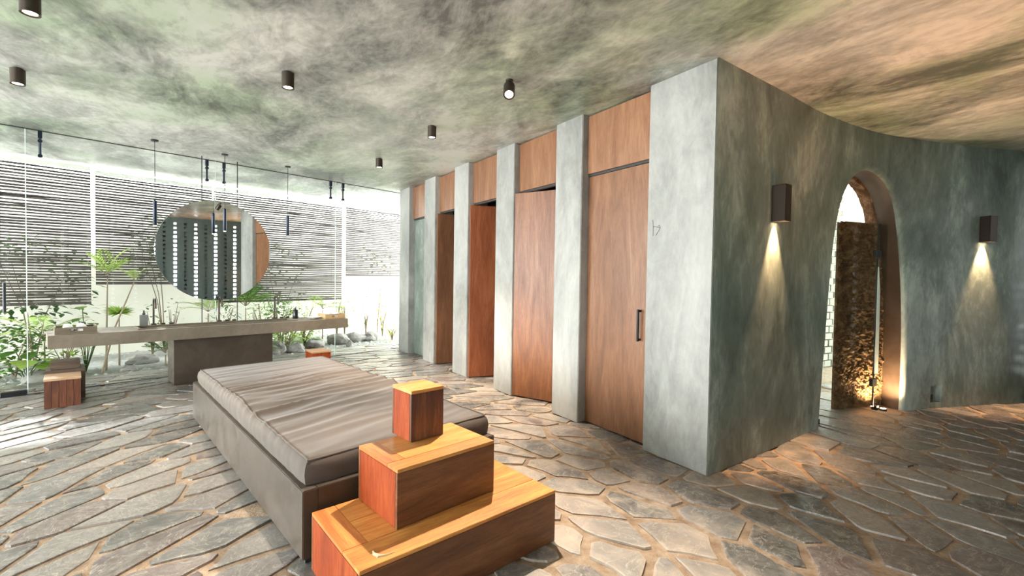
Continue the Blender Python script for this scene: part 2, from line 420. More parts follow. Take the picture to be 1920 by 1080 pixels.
# ------------------------------------------------------------------ ceiling
def slab(poly, z0, z1):
    mb = MB(); n_ = len(poly); vs = [(x, y, z0) for x, y in poly]+[(x, y, z1) for x, y in poly]
    mb.add(vs, [tuple(range(n_))[::-1], tuple(range(n_, 2*n_))]+[(i, (i+1) % n_, n_+(i+1) % n_, n_+i) for i in range(n_)]); return mb
cp = [tuple(FG.p(-9, 2.12).xy), (-9, -4), (9, -4), (9, 9.45), (4.35, 6.85), (2.75, 5.3), tuple(FW.p(1.0, -1.6).xy), tuple(FW.p(6.7, -1.6).xy), tuple(FG.p(9.8, 2.12).xy)]
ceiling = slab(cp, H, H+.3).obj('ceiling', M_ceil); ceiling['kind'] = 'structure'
mb = MB(); mb.box(-6, 5.3, -.018, .018, H-.006, H+.002); struct('trim_1', mb.mesh('trim_1', M_groove), FG)
mb = MB(); mb.box(-6, 5.3, -.02, .02, -.01, .004); struct('trim_2', mb.mesh('trim_2', M_groove), FG)

# ------------------------------------------------------------------ wall of plaster columns and timber doors
COLS = [(0.0, .61), (1.43, 1.84), (2.63, 3.04), (3.79, 4.23), (4.92, 5.36), (6.06, 6.56)]
DZ = 2.46
mb = MB()
mb.box(.55, 6.6, -1.52, -1.42, 0, H)                         # back of the cubicles
for a, b in COLS[1:]:
    mb.box(a+.12, b-.12, -1.42, -.32, 0, H)                  # partitions between them
mb.box(.30, .55, -1.42, -.12, 0, H)
wall_right = struct('wall_right', mb.mesh('wall_right', M_dark_wall), FW)
for i, (a, b) in enumerate(COLS):
    mb = MB(); mb.box(a+.004*(i == 0), b, -.10 if i == 0 else -.32, 0, 0, H, bev=.006)
    o = mb.obj('column', M_col, wall_right)
    if i == 0:
        o['label'] = 'widest plaster column at the corner with a small scratched mark'
        gl = MB()
        Zs = lambda px, py: (.554-(px-460)*.0000285*13.5, .0025, 1.936-(py-420)*.0000315*13.5)
        for q in (((464,425),(482,540),(481,735)), ((482,553),(600,577),(650,590)), ((600,558),(662,543)), ((662,560),(660,610),(585,690),(562,730))):
            gl.tube([Zs(*w) for w in q], .0016, 5)
        gl.obj('scratched_mark', M_groove, o)
BAYS = [(COLS[i][1], COLS[i+1][0]) for i in range(5)]
for i, (a, b) in enumerate(BAYS):
    mb = MB(); mb.box(a, b, -.115, -.075, DZ+.012, H-.012, bev=.002); mb.obj('transom_panel', M_transom, wall_right)
    mb = MB(); mb.box(a, b, -.13, -.09, DZ-.012, DZ+.010); mb.obj('door_head', M_groove, wall_right)
def door(n_, s_hinge, width, ang, label, mat=M_door, recess=-.115, handle=True):
    """hinged on its far edge; ang turns it into the cubicle"""
    o = bpy.data.objects.new('door_%d' % n_, None); C.objects.link(o)
    o.location = FW.p(s_hinge, recess, 0); o.rotation_euler = (0, 0, FW.a+ang); o['kind'] = 'structure'; o['label'] = label
    mb = MB(); mb.box(-width, -.006, -.022, .022, .012, DZ-.016, bev=.002); mb.obj('door_leaf', mat, o)
    if handle:
        hb = MB(); x = -width+.118
        for z in (.915, 1.165): hb.box(x-.009, x+.009, .022, .062, z-.009, z+.009)
        hb.box(x-.009, x+.009, .048, .066, .90, 1.18, bev=.002); hb.obj('handle', M_black, o)
    return o
door(1, 1.43, .81, 0, 'closed tall timber door with a black bar handle nearest the corner', mat=M_door_pale)
door(2, 2.66, .75, .41, 'timber door ajar into the second cubicle from the corner', recess=-.03, handle=False)
door(3, 3.765, .70, 1.33, 'reddish timber door standing open into the third cubicle', mat=M_door_red, recess=-.02, handle=False)
door(4, 4.885, .68, 1.5, 'timber door turned fully inwards in the fourth bay', mat=M_door_dark, recess=-.02, handle=False)
door(5, 6.06, .69, 0.0, 'grey green plastered door closing the last bay beside the glass', mat=M_wall, recess=-.13, handle=False)

# ------------------------------------------------------------------ curved wall with the arch
def cw(s_):
    s_ = max(0.0, min(CS[-1]-1e-6, s_))
    i = next(k for k in range(1, len(CS)) if CS[k] > s_)
    f = (s_-CS[i-1])/(CS[i]-CS[i-1]); j = max(1, min(len(CV)-2, i))
    T = (CV[j+1]-CV[j-1]).normalized()
    return CV[i-1].lerp(CV[i], f), T, Vector((-T.y, T.x))
def W3(s_, z, d=0.0):
    p, T, N = cw(s_); q = p+N*d; return (q.x, q.y, z)
arch_px = [(1.955,0),(2.006,.54),(2.056,1.07),(2.12,1.70),(2.221,2.133),(2.385,2.418),(2.58,2.575),(2.80,2.645),(3.03,2.605),(3.20,2.48),(3.323,2.215),(3.430,1.627),(3.485,1.03),(3.50,.427),(3.495,0)]
AO = [Vector(p) for p in arch_px]; AR = spline([Vector(p) for p in AO], 4)
AR[0].y = AR[-1].y = 0.0
def grow(d):
    o = []
    for i, p in enumerate(AR):
        t_ = (AR[min(i+1, len(AR)-1)]-AR[max(i-1, 0)]).normalized(); q = p+Vector((-t_.y, t_.x))*d
        if i in (0, len(AR)-1): q.y = 0
        o.append(q)
    return o
LIP = .045
outer = grow(LIP)
niche = [(3.93,.065),(4.11,.065),(4.11,.27),(3.93,.27)]
SMAX = 6.45
bound = [Vector((0,0))]+outer+[Vector((SMAX,0)), Vector((SMAX,H)), Vector((0,H))]
pts = list(bound)+[Vector(q) for q in niche]
nb_ = len(bound); edges = [(i, (i+1) % nb_) for i in range(nb_)]+[(nb_+i, nb_+(i+1) % 4) for i in range(4)]
def inpoly(p, poly):
    c_ = False
    for i in range(len(poly)):
        a, b = poly[i-1], poly[i]
        if (a[1] > p[1]) != (b[1] > p[1]) and p[0] < (b[0]-a[0])*(p[1]-a[1])/(b[1]-a[1])+a[0]: c_ = not c_
    return c_
k = 0
for i in range(1, 65):
    for j in range(0, 16):
        q = (i*SMAX/65, j*H/15)
        if j in (0, 15):
            if 1.85 < q[0] < 3.62 and j == 0: continue
            pts.append(Vector((q[0], min(H, max(0, q[1]))))); continue
        if inpoly(q, bound) and not inpoly(q, niche) and min((Vector(q)-p).length for p in outer) > .03: pts.append(Vector(q))
r_ = delaunay_2d_cdt(pts, edges, [], 0, 1e-5)
mb = MB(); nv = r_[0]; keep = []
for f in r_[2]:
    c_ = sum((nv[i] for i in f), Vector((0,0)))/len(f)
    if inpoly(c_, bound) and not inpoly(c_, niche): keep.append(tuple(f))
mb.add([W3(q.x, q.y) for q in nv], keep)
mb.add([W3(q.x, q.y, .22*min(1, .02+q.x/.9)) for q in nv], [f[::-1] for f in keep])
# rounded lip and tunnel of the arch
rings = []
for k in range(6):
    w = PI/2*k/5; rings.append((LIP*(1-math.sin(w)), LIP*(1-math.cos(w))))
rings.append((0, .24))
vs = []
for gd, dp in rings: vs += [W3(q.x, max(q.y, 0), dp) for q in grow(gd)]
n_ = len(AR)
for a in range(len(rings)-1): mb.add(vs[a*n_:(a+2)*n_], [(i, i+1, n_+i+1, n_+i) for i in range(n_-1)], 1 if a == len(rings)-2 else 0)
bm = bmesh.new(); me = mb.mesh('wall_curved', [M_wall, M_jamb]); bm.from_mesh(me); bmesh.ops.remove_doubles(bm, verts=bm.verts, dist=1e-4)
bmesh.ops.recalc_face_normals(bm, faces=bm.faces); bm.to_mesh(me); bm.free()
me.polygons.foreach_set('use_smooth', [True]*len(me.polygons))
wall_curved = struct('wall_curved', me)
# rough stone lining at the back of the arch
mb = MB(); vs = []; deps = [.235+.016*i for i in range(9)]; nA = 120
def arl(t_, gd):
    G_ = grow(gd); x = t_*(len(G_)-1); i = min(int(x), len(G_)-2); return G_[i].lerp(G_[i+1], x-i)
GG = grow(-.012)
for dp in deps:
    for i in range(nA+1):
        x = i/nA*(len(GG)-1); k = min(int(x), len(GG)-2); q = GG[k].lerp(GG[k+1], x-k)
        jit = noise.noise(Vector((q.x*14, q.y*14, dp*14)))*.035
        c_ = Vector((2.76, 1.3)); w = (c_-q).normalized(); q2 = q+w*abs(jit) if dp > .236 else q-w*.03
        vs.append(W3(q2.x, max(0, q2.y), dp))
mb.add(vs, [(a*(nA+1)+i, a*(nA+1)+i+1, (a+1)*(nA+1)+i+1, (a+1)*(nA+1)+i) for a in range(len(deps)-1) for i in range(nA) if i > nA*.42])
mb.obj('rough_lining', M_rough, wall_curved)
# niche with a black socket
nm = MB(); d_ = .07
P8 = [W3(a, z, e) for e in (0, d_) for a, z in niche]
nm.add(P8, [(0,1,5,4),(1,2,6,5),(2,3,7,6),(3,0,4,7),(4,5,6,7)]); nm.obj('socket_niche', M_wall, wall_curved)
p_, T_, N_ = cw(4.02); FN = Frame(p_, T_)
o = thing('floor_socket', 'small black socket in the low square niche of the curved wall', 'socket', FN, 0, .068, .085)
MB().box(-.03, .03, -.02, 0, 0, .06, bev=.004).obj('socket_body', M_outlet, o)
MB().box(-.06, .06, -.004, .001, -.015, .15).obj('face_plate', M_wall, o)

# room behind the arch: rough screen, pale block wall, white plaster
A_, B_ = Vector((3.66, 5.17)), Vector((4.75, 5.52)); FS = Frame(A_, B_-A_); LS = (B_-A_).length
mb = MB(); nx, nz = 110, 170; vs = []
for j in range(nz+1):
    for i in range(nx+1):
        x = LS*i/nx; z = 2.13*j/nz
        q = Vector((x*19, z*22, 1.3)); dsp = abs(noise.noise(q))*.05+abs(noise.noise(q*2.6))*.028
        if i == 0 or j == nz: dsp *= .4
        vs.append((x, -dsp, z))
fs = [(j*(nx+1)+i, j*(nx+1)+i+1, (j+1)*(nx+1)+i+1, (j+1)*(nx+1)+i) for j in range(nz) for i in range(nx)]
mb.add(vs, fs); mb.box(.012, LS, .0, .03, 0, 2.12)
struct('wall_screen', mb.mesh('wall_screen', M_rough), FS)
FH = Frame((4.55, 7.30), (.87, .49))
mb = MB(); mb.box(1.36, 5.0, -.25, 0, 0, 3.4); mb.box(-.5, 1.36, .09, .2, 0, 3.4)
wall_shower = struct('wall_shower', mb.mesh('wall_shower', M_white), FH)
Fc = Frame((4.25, 7.3), (-1.75, -2.6)); struct('wall_court_added', MB().box(0, 3.1, -.1, 0, 0, 3.3).mesh('wall_court_added', M_white), Fc)  # wall_court: unseen side wall added to cut daylight reaching the arch
bk = MB(); bk.box(-.105, .105, 0, .09, 0, .098, bev=.004); bme = bk.mesh('brick', M_block)
for row in range(29):
    for c_ in range(7):
        x = -.2+c_*.235+(row % 2)*.117
        if x < 1.27: link('brick', bme, wall_shower, loc=(x, R.uniform(-.006, .006), row*.117))
# frameless shower door in the arch
o = bpy.data.objects.new('door_6', None); C.objects.link(o); o['kind'] = 'structure'; o['label'] = 'frameless glass door in the arch with black hinges'
pa_, pb_ = Vector(W3(2.03, 0, .10)[:2]), Vector(W3(3.17, 0, .10)[:2]); FD = Frame(pa_, pb_-pa_); LD = (pb_-pa_).length
o.location = FD.p(0, 0, 0); o.rotation_euler = (0, 0, FD.a)
MB().box(.02, LD-.005, -.005, .005, .015, 2.10).obj('glass_pane', M_glass2, o)
MB().box(LD+.005, LD+.2, -.005, .005, .0, 2.10).obj('side_pane', M_glass2, o)
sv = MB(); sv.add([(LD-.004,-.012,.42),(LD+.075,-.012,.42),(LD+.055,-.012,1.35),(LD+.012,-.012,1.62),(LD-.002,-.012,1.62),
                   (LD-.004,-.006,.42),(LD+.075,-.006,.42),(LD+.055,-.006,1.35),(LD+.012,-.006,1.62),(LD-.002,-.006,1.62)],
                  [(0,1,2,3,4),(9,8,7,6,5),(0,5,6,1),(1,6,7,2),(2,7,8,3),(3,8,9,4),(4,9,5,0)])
sv.obj('reflection_strip', M_edge, o)  # pale wedge drawn in place of daylight reflected in the glass
for z in (.28, 1.72):
    h = MB(); h.box(LD-.055, LD+.045, -.018, .018, z, z+.085, bev=.004); h.obj('hinge', M_black, o)
MB().box(LD-.0035, LD+.0035, -.008, .008, .01, 2.1).obj('door_seal', M_black, o)
MB().box(LD+.05, LD+.10, -.02, .02, 0, .05).obj('foot_clamp', M_black, o)
MB().box(.02, .09, -.02, .02, 0, .05).obj('foot_clamp', M_black, o)

# ------------------------------------------------------------------ perforated wall behind the camera's right (seen in the mirror)
FP = Frame((3.4, 1.0), (.58, .81))
mb = MB(); pitch = .255; x = -3.0; k = 0; T0, T1 = -3.0, 5.68
wall_back = struct('wall_back', None if False else MB().box(T0, T1, -.0, .1, 0, .30).mesh('wall_back', M_dark_wall), FP)
mb = MB(); mb.box(T0, T1, 0, .1, 2.92, H)
x = T0; k = 0
while x < T1-.2:
    mb.box(x, x+pitch-.07, 0, .1, .30, 2.92)
    z = .30
    while z < 2.9:
        mb.box(x+pitch-.07, x+pitch, 0, .1, z, min(z+.065, 2.92)); z += .13
    if k % 2: mb.box(x+pitch-.09, x+pitch+.02, -.03, -.0, .30, 2.92)
    x += pitch; k += 1
mb.box(x, T1, 0, .1, .30, 2.92)
mb.obj('perforated_blockwork', M_dark_wall, wall_back, kind='stuff')

FQ = Frame((1.66, -1.43), (-5.2, -1.8))
struct('wall_rear_added', MB().box(0, 5.5, 0, .12, 0, H).mesh('wall_rear_added', M_wall), FQ)  # unseen wall behind the camera, added to cut the fill light

# ------------------------------------------------------------------ glass front
GE = [-5.0, -1.75, .193, 2.082, 3.918, 5.245]
for i in range(5):
    a, b = GE[i]+.004, GE[i+1]-.004
    mb = MB(); mb.box(a, b, -.005, .005, .01, H-.004)
    o = struct('window_%d' % (i+1), mb.mesh('window_%d' % (i+1), M_glass), FG)
    if i < 4:
        MB().box(b-.001, b+.007, -.0062, .0062, .012, H-.006).obj('glass_edge', M_edge, o)
    def bolt(x):
        m = MB(); m.box(x-.018, x+.018, -.022, .022, H-.09, H-.002, bev=.003); m.tube([(x,0,H-.08),(x,0,H-.30)], .013, 8)
        for z in (H-.12, H-.29): m.tube([(x,-.02,z),(x,.02,z)], .02, 8); m.box(x-.019, x+.019, -.014, .014, z-.012, z+.012)
        m.obj('top_bolt', M_navy, o)
    if i == 1:
        hb = MB(); hb.tube([(.018,-.045,.96),(.018,-.045,1.29)], .014, 10)
        for z in (1.0, 1.25): hb.tube([(.018,-.045,z),(.018,.0,z)], .008, 8)
        hb.obj('pull_handle', M_black, o)
        MB().box(-.02, .185, -.03, .03, 0, .055, bev=.004).obj('floor_clamp', M_black, o)
    if i == 2: bolt(.31); bolt(1.976)
    if i == 3: bolt(2.192); bolt(3.823)
    if i == 4: bolt(4.05)

# ------------------------------------------------------------------ garden: ground, boundary wall, blinds
mb = MB(); mb.box(-9, 12, .74, 9, -.2, -.03)
ground = struct('ground', mb.mesh('ground', M_soil), FG)
mb = MB()
for i in range(1500):
    x, y = R.uniform(-1.2, 7), R.uniform(.78, 3.0); r = R.uniform(.012, .04); a = R.uniform(0, 6)
    vs = [(x+r*1.4*math.cos(a+w)*R.uniform(.8,1.1), y+r*math.sin(a+w), -.03) for w in (0,1.26,2.5,3.77,5.0)]
    k = len(mb.v); mb.add(vs+[(x, y, -.03+r*.7)], [(i_, (i_+1) % 5, 5) for i_ in range(5)])
mb.obj('pebbles', M_pebble, ground, kind='stuff')
mb = MB(); mb.box(-2.4, 10, 3.0, 3.15, -.1, 2.98); struct('wall_garden', mb.mesh('wall_garden', M_white), FG)

def blind(x0, x1, z0, z1, label):
    o = thing('bamboo_blind', label, 'blind', FG, (x0+x1)/2, 1.86, z0, 0, 'bamboo roller blinds outside the glass')
    w = (x1-x0)/2; mb = MB(); z = .0; n_ = int((z1-z0)/.042)
    for i in range(n_):
        z = i*.042+.012; rr = R.uniform(.0145, .0185); ph = R.uniform(0, 9); vs = []; fs = []; ns = max(3, int(w*2/.35))
        for k in range(ns+1):
            x = -w+2*w*k/ns; dz = noise.noise(Vector((x*1.5, ph, 0)))*.009; r2 = rr*R.uniform(.8, 1.2)
            for c_ in range(5): a = 2*PI*c_/5; vs.append((x, r2*.8*math.cos(a), z+dz+r2*math.sin(a)))
        fs = [(k*5+c_, k*5+(c_+1) % 5, (k+1)*5+(c_+1) % 5, (k+1)*5+c_) for k in range(ns) for c_ in range(5)]
        mb.add(vs, fs)
    mb.obj('slats', M_bamboo, o, kind='stuff')
    MB().box(-w, w, -.02, .02, z1-z0-.01, z1-z0+.05, bev=.003).obj('head_rail', M_cord, o)
    MB().box(-w, w, -.012, .012, -.018, .01, bev=.003).obj('bottom_rail', M_bamboo, o)
    for f in (-.8, -.27, .27, .8):
        MB().box(w*f-.002, w*f+.002, -.020, -.018, .0, z1-z0).obj('cord', M_bamboo, o)
blind(-1.6, .935, .94, 2.97, 'wide bamboo blind let down lowest, leftmost of the four beside the glass handle')
blind(.99, 2.55, 1.24, 2.93, 'bamboo blind behind the left half of the round mirror')
blind(2.58, 5.03, .90, 2.93, 'bamboo blind right of the round mirror reaching down to the shrubs')
blind(5.13, 6.95, 1.42, 2.95, 'bamboo blind rolled highest, beside the farthest plaster column')

# ------------------------------------------------------------------ plants
def blade(mb, base, d, L_, w, up=(0,0,1), droop=.3, seg=3, mi=0):
    base = Vector(base); d = Vector(d).normalized(); side = d.cross(Vector(up))
    side = side.normalized() if side.length > .01 else Vector((1,0,0)); vs = []
    for k in range(seg+1):
        f = k/seg; c_ = base+d*L_*f-Vector((0,0,1))*droop*L_*f*f; ww = w*math.sin(PI*min(.97, .08+f*.92))*.5
        vs += [c_-side*ww, c_+side*ww]
    mb.add(vs, [(2*k, 2*k+1, 2*k+3, 2*k+2) for k in range(seg)], mi)
def frond_mesh(name, n_=15, leaf=.34, mat=M_leaf, droop=.45, w=.035):
    mb = MB(); path = [Vector((f, 0, .32*f-droop*f*f)) for f in [i/8 for i in range(9)]]
    mb.tube(path, [.010*(1-.8*i/8) for i in range(9)], 4, mi=1)
    for i in range(n_):
        f = .18+.8*i/n_; p = Vector((f, 0, .32*f-droop*f*f)); L_ = leaf*math.sin(PI*(.25+.68*(i/n_)))
        for s_ in (-1, 1): blade(mb, p, (.75, s_, .12), L_, w, droop=.35, seg=2)
    return mb.mesh(name, [mat, M_bark])
def fan_mesh(name, n_=16, mat=M_leafy):
    mb = MB()
    for i in range(n_):
        a = -1.9+3.8*i/(n_-1); blade(mb, (0,0,0), (math.cos(a), math.sin(a), .35), 1.0*R.uniform(.8,1), .11, droop=.25, seg=3)
    return mb.mesh(name, mat)
def heart_mesh(name, mat=M_leaf):
    mb = MB(); n_ = 9; vs = []
    for i in range(n_):
        f = i/(n_-1); w = .42*math.sin(PI*f**.62)*(1 if f < .97 else 0)
        vs += [(f, -w, -.12*f*f+.06*abs(w)), (f, 0, -.12*f*f-.03), (f, w, -.12*f*f+.06*abs(w))]
    fs = []
    for i in range(n_-1): fs += [(3*i, 3*i+1, 3*i+4, 3*i+3), (3*i+1, 3*i+2, 3*i+5, 3*i+4)]
    mb.add(vs, fs); return mb.mesh(name, mat)
FR = [frond_mesh('frond', 15), frond_mesh('frond', 13, .30, M_leafy, .6), frond_mesh('frond', 17, .26, M_leafd, .35)]
FAN = fan_mesh('frond'); HEART = [heart_mesh('leaf'), heart_mesh('leaf', M_leafy)]
def stem(o, pts_, r=.015, mat=M_bark):
    n_ = len(pts_); MB().tube(pts_, [r*(1-.45*i/max(1, n_-1)) for i in range(n_)], 7).obj('stem', mat, o, True)
def palm(u, v, z, label, n_=7, L_=.7, kind=0, stemh=.0, lean=(0,0), up=.5, cat='palm', name='garden_palm'):
    o = thing(name, label, cat, FG, u, v, -.03)
    if stemh:
        stem(o, [(0,0,0),(lean[0]*.4, lean[1]*.4, stemh*.5),(lean[0], lean[1], stemh)], .014)
    else: stem(o, [(0,0,-.01),(0,0,.06)], .03)
    for i in range(n_):
        a = 2*PI*i/n_+R.uniform(-.3, .3)
        link('frond', FAN if kind == 9 else FR[kind if kind < 3 else R.randrange(3)], o, loc=(lean[0], lean[1], stemh+.03), rot=(R.uniform(-.2,.2), -R.uniform(up-.25, up+.45), a), scale=L_*R.uniform(.8, 1.1))
    return o
def broad(u, v, label, n_=9, hgt=.5, L_=.2, mat=0, cat='plant', name='broad_leaf_plant', spread=.22):
    o = thing(name, label, cat, FG, u, v, -.03)
    mb = MB(); tips = []
    for i in range(n_):
        a = 2*PI*i/n_+R.uniform(-.4,.4); h = hgt*R.uniform(.45, 1.0); rr = spread*R.uniform(.4, 1)
        p = (rr*math.cos(a), rr*math.sin(a), h); tips.append((p, a)); mb.tube([(0,0,0),(p[0]*.4,p[1]*.4,h*.6),p], .006, 5)
    mb.obj('stems', M_leafd, o)
    for p, a in tips: link('leaf', HEART[mat if mat < 2 else R.randrange(2)], o, loc=p, rot=(R.uniform(-.3,.3), R.uniform(-.2,.7), a), scale=L_*R.uniform(.75, 1.15))
def bush(u, v, rx, ry, h, label, n_=260, ls=.09, mat=None, cat='shrub', name='leafy_shrub', z0=.05, blades=False, base=-.03, top=True):
    o = thing(name, label, cat, FG, u, v, base)
    mb = MB()
    for i in range(7 if h < 1.5 else 3):
        a = R.uniform(0, 6.3); q = (rx*.6*math.cos(a), ry*.6*math.sin(a), h*R.uniform(.6, .9)); mb.tube([(0,0,0),(q[0]*.3,q[1]*.3,q[2]*.5),q], [.012,.008,.004], 5)
    mb.obj('stems', M_bark, o)
    mb = MB()
    for i in range(n_):
        a = R.uniform(0, 6.3); rr = math.sqrt(R.random()); zz = z0+(h-z0)*R.random(); sh = math.sin(PI*min(1, .15+.8*(zz-z0)/(h-z0)))**.5
        p = (rx*rr*sh*math.cos(a), ry*rr*sh*math.sin(a), zz)
        d = (math.cos(a)+R.gauss(0,.5), math.sin(a)+R.gauss(0,.5), R.uniform(-.2, 1.3 if blades else .7))
        blade(mb, p, d, ls*R.uniform(.6, 1.3), ls*(.14 if blades else .5), droop=.3, seg=2)
    mb.obj('foliage', mat or M_leaf, o, kind='stuff')
# left of the washstand
broad(.22, .95, 'low plant with large heart shaped leaves outside the glass, leftmost at the frame edge', 9, .42, .26, 2, spread=.28)
bush(.12, 1.45, .42, .3, .72, 'dense fern like shrub behind the heart leaved plant on the left', 420, .10, M_leaf)
palm(.42, 1.75, 0, 'arching palm behind the left end of the washstand', 8, .62, 1, .48, up=.35)
bush(.58, 1.1, .2, .2, .62, 'bright lime shrub beside the left end of the washstand', 150, .10, M_leafy)
broad(.82, 1.35, 'leafy plant on tall stalks behind the left wooden tray', 10, .98, .15, 0, spread=.26)
palm(1.03, 1.25, 0, 'slender young palm with a fan of lime fronds right of the lowest blind', 8, .46, 1, 1.36, (.02, .0), up=.85, name='slender_palm')
palm(.95, 1.0, 0, 'thin leaning palm sapling with a small crown crossing behind the counter', 4, .30, 1, 1.30, (.38, .1), up=.6, name='leaning_palm')
palm(1.22, 1.55, 0, 'short fan palm sitting just behind the counter near the soap dispenser', 6, .28, 9, .78, up=.5, name='short_fan_palm')
palm(1.72, 1.15, 0, 'spiky dark palm under the counter left of its pedestal', 12, .42, 2, .16, up=.55, name='spiky_palm')
bush(1.75, 2.2, .18, .15, .92, 'sparse twiggy plant behind the small tap handles', 46, .09, M_leafd)
bush(2.05, 2.35, .2, .15, 1.0, 'sparse thin plant left of the lower edge of the round mirror', 40, .08, M_leafd)
# behind the mirror and right
palm(2.42, 1.6, 0, 'lime and green palm seen below the mirror at its left mounting rod', 8, .45, 1, .75, up=.55, name='lime_palm')
palm(3.05, 1.7, 0, 'feathery palm rising below the right side of the round mirror', 11, .62, 3, .82, up=.65, name='feathery_palm')
bush(2.72, 1.75, .28, .25, .95, 'grass like clump behind the middle tap', 260, .16, M_leafd, blades=True)
bush(3.4, 1.85, .3, .25, .98, 'bladed green clump behind the right hand tap', 280, .17, M_leaf, blades=True)
bush(3.82, 2.0, .34, .25, 1.0, 'mixed green shrub behind the black bottle', 380, .10, M_leaf)
bush(4.3, 2.1, .36, .25, .98, 'pale bushy shrub behind the right wooden tray', 360, .09, M_leafy)
palm(4.55, 1.75, 0, 'arching palm frond plant above the right wooden tray', 7, .55, 1, .70, up=.4, name='arching_palm')
bush(3.05, .98, .26, .2, .50, 'low shrub under the counter right of the pedestal', 220, .08, M_leaf)
bush(3.6, 1.25, .36, .25, .55, 'lime shrub under the right end of the counter', 320, .09, M_leafy)
bush(4.05, 1.5, .3, .25, .5, 'low green shrub right of the counter end above the boulders', 260, .08, M_leaf)
bush(5.0, 2.0, .2, .18, 1.12, 'upright sapling with small leaves right of the counter', 130, .09, M_leafy, z0=.35)
bush(5.35, 2.3, .2, .18, 1.05, 'thin lime sapling in front of the white wall', 90, .09, M_leafy, z0=.3)
bush(5.72, 2.0, .16, .15, 1.15, 'spindly stem with few leaves between the two thin saplings', 60, .08, M_leaf, z0=.25)
bush(6.1, 1.9, .24, .2, .95, 'light green climber beside the farthest plaster column', 110, .11, M_leafy, z0=.2)
bush(5.9, 1.2, .22, .2, .40, 'low grass tuft at the foot of the farthest plaster column', 110, .16, M_leafy, blades=True)
# rocks
def rock(u, v, sx, sy, sz, label, seed):
    bm = bmesh.new(); bmesh.ops.create_icosphere(bm, subdivisions=3, radius=1)
    for vv in bm.verts:
        p = vv.co.copy(); vv.co = p*(1+.35*noise.noise(p*1.4+Vector((seed*3.1,0,0)))+.1*noise.noise(p*4+Vector((seed,2,0))))
        vv.co = Vector((vv.co.x*sx, vv.co.y*sy, max(vv.co.z, -.5)*sz))
    me = bpy.data.meshes.new('rock'); bm.to_mesh(me); bm.free(); me.materials.append(M_rock)
    o = link('rock', me, None, loc=FG.p(u, v, -.03+.45*sz), rz=seed); o['label'] = label; o['category'] = 'rock'; o['group'] = 'garden rocks along the bed'
RK = [(.30,1.0,.16,.12,.10,'grey rock below the heart leaved plant'),(.62,1.0,.14,.11,.09,'grey rock hidden behind the left stool'),(1.25,1.0,.10,.09,.06,'small flat rock beside the leaning palm stem'),
 (1.5,1.6,.2,.14,.10,'dark flat rock under the counter near the white wall'),(2.95,1.0,.2,.15,.16,'pale boulder right of the pedestal'),(3.3,1.05,.22,.15,.15,'pale boulder second to the right of the pedestal'),
 (3.66,1.0,.17,.13,.11,'low boulder left of the far stool'),(4.2,1.35,.26,.18,.12,'broad flat pale boulder behind the far stool'),(4.75,1.5,.25,.18,.15,'grey rock right of the far stool'),
 (5.15,1.5,.22,.17,.14,'grey rock in the middle of the row by the saplings'),(5.5,1.45,.2,.16,.13,'grey rock nearest the farthest column'),(4.7,.9,.08,.07,.09,'small dark upright stone right of the far stool')]
for i, r_ in enumerate(RK): rock(*r_[:5], r_[5], i+1.0)
# tall shrubs against the garden wall, half hidden by the blinds
bush(.35, 2.55, .75, .22, 2.0, 'tall dark shrub against the white wall behind the leftmost blind', 520, .15, M_leafd, z0=.25)
bush(2.0, 2.6, .6, .2, 2.5, 'tall dark shrub against the white wall behind the round mirror', 430, .15, M_leafd, z0=1.3)
bush(4.0, 2.6, .7, .2, 2.1, 'tall green shrub against the white wall right of the mirror', 380, .14, M_leafd, z0=.5)
bush(6.4, 2.6, .6, .2, 2.3, 'tall pale shrub against the white wall behind the farthest blind', 260, .14, M_leafd, z0=1.5)

# ------------------------------------------------------------------ washstand
LC, ZC, TH, DC = 3.39, .735, .145, .64
o = thing('washstand', 'long cement washstand counter on a central pedestal before the glass', 'washstand', FC, 0, 0)
t0, t1, d0, d1 = .80, 2.62, .14, .46
mb = MB()
mb.box(0, LC, 0, d0, ZC-TH, ZC, bev=.004); mb.box(0, LC, d1, DC, ZC-TH, ZC, bev=.004)
mb.box(0, t0, d0-.006, d1+.006, ZC-TH, ZC); mb.box(t1, LC, d0-.006, d1+.006, ZC-TH, ZC); mb.box(t0-.01, t1+.01, d0-.006, d1+.006, ZC-TH, ZC-.11)
mb.obj('countertop', M_counter, o)
mb = MB(); rz_ = .014
for a in ((t0-.03, t1+.03, d0-.03, d0), (t0-.03, t1+.03, d1, d1+.03), (t0-.03, t0, d0, d1), (t1, t1+.03, d0, d1)): mb.box(*a, ZC-.001, ZC+rz_, bev=.002)
mb.obj('basin_rim', M_counter, o)
for x in (1.02, 1.72, 2.45): MB().lathe([(.03,0),(.03,.004),(.012,.005)], 16, (x, .3, ZC-.11)).obj('drain', M_black, o)
mb = MB(); mb.box(1.13, 2.305, .15, .52, 0, ZC-TH, bev=.004); mb.obj('pedestal', M_bed, o)
def faucet(x, y, label, tall=.36):
    f = thing('basin_faucet', label, 'faucet', FC, x, y, ZC, 0, 'gooseneck faucets along the back of the washstand')
    pts_ = [(0,0,.0),(0,0,tall-.07)]+[(0, -.07+.07*math.cos(w), tall-.07+.07*math.sin(w)) for w in [PI*i/10 for i in range(1, 11)]]+[(0,-.14,tall-.13)]
    MB().tube(pts_, .0115, 10).obj('spout', M_bronze, f, True)
    MB().box(-.028, .028, -.028, .028, 0, .03, bev=.003).obj('base', M_bronze, f)
    for dx in (.10, .19):
        h = MB(); h.box(dx-.022, dx+.022, -.02, .02, .0, .034, bev=.003); h.obj('tap_handle', M_bronze, f)
faucet(.98, .52, 'gooseneck faucet left of the round mirror beside the soap dispenser')
faucet(1.72, .52, 'gooseneck faucet in the middle under the round mirror')
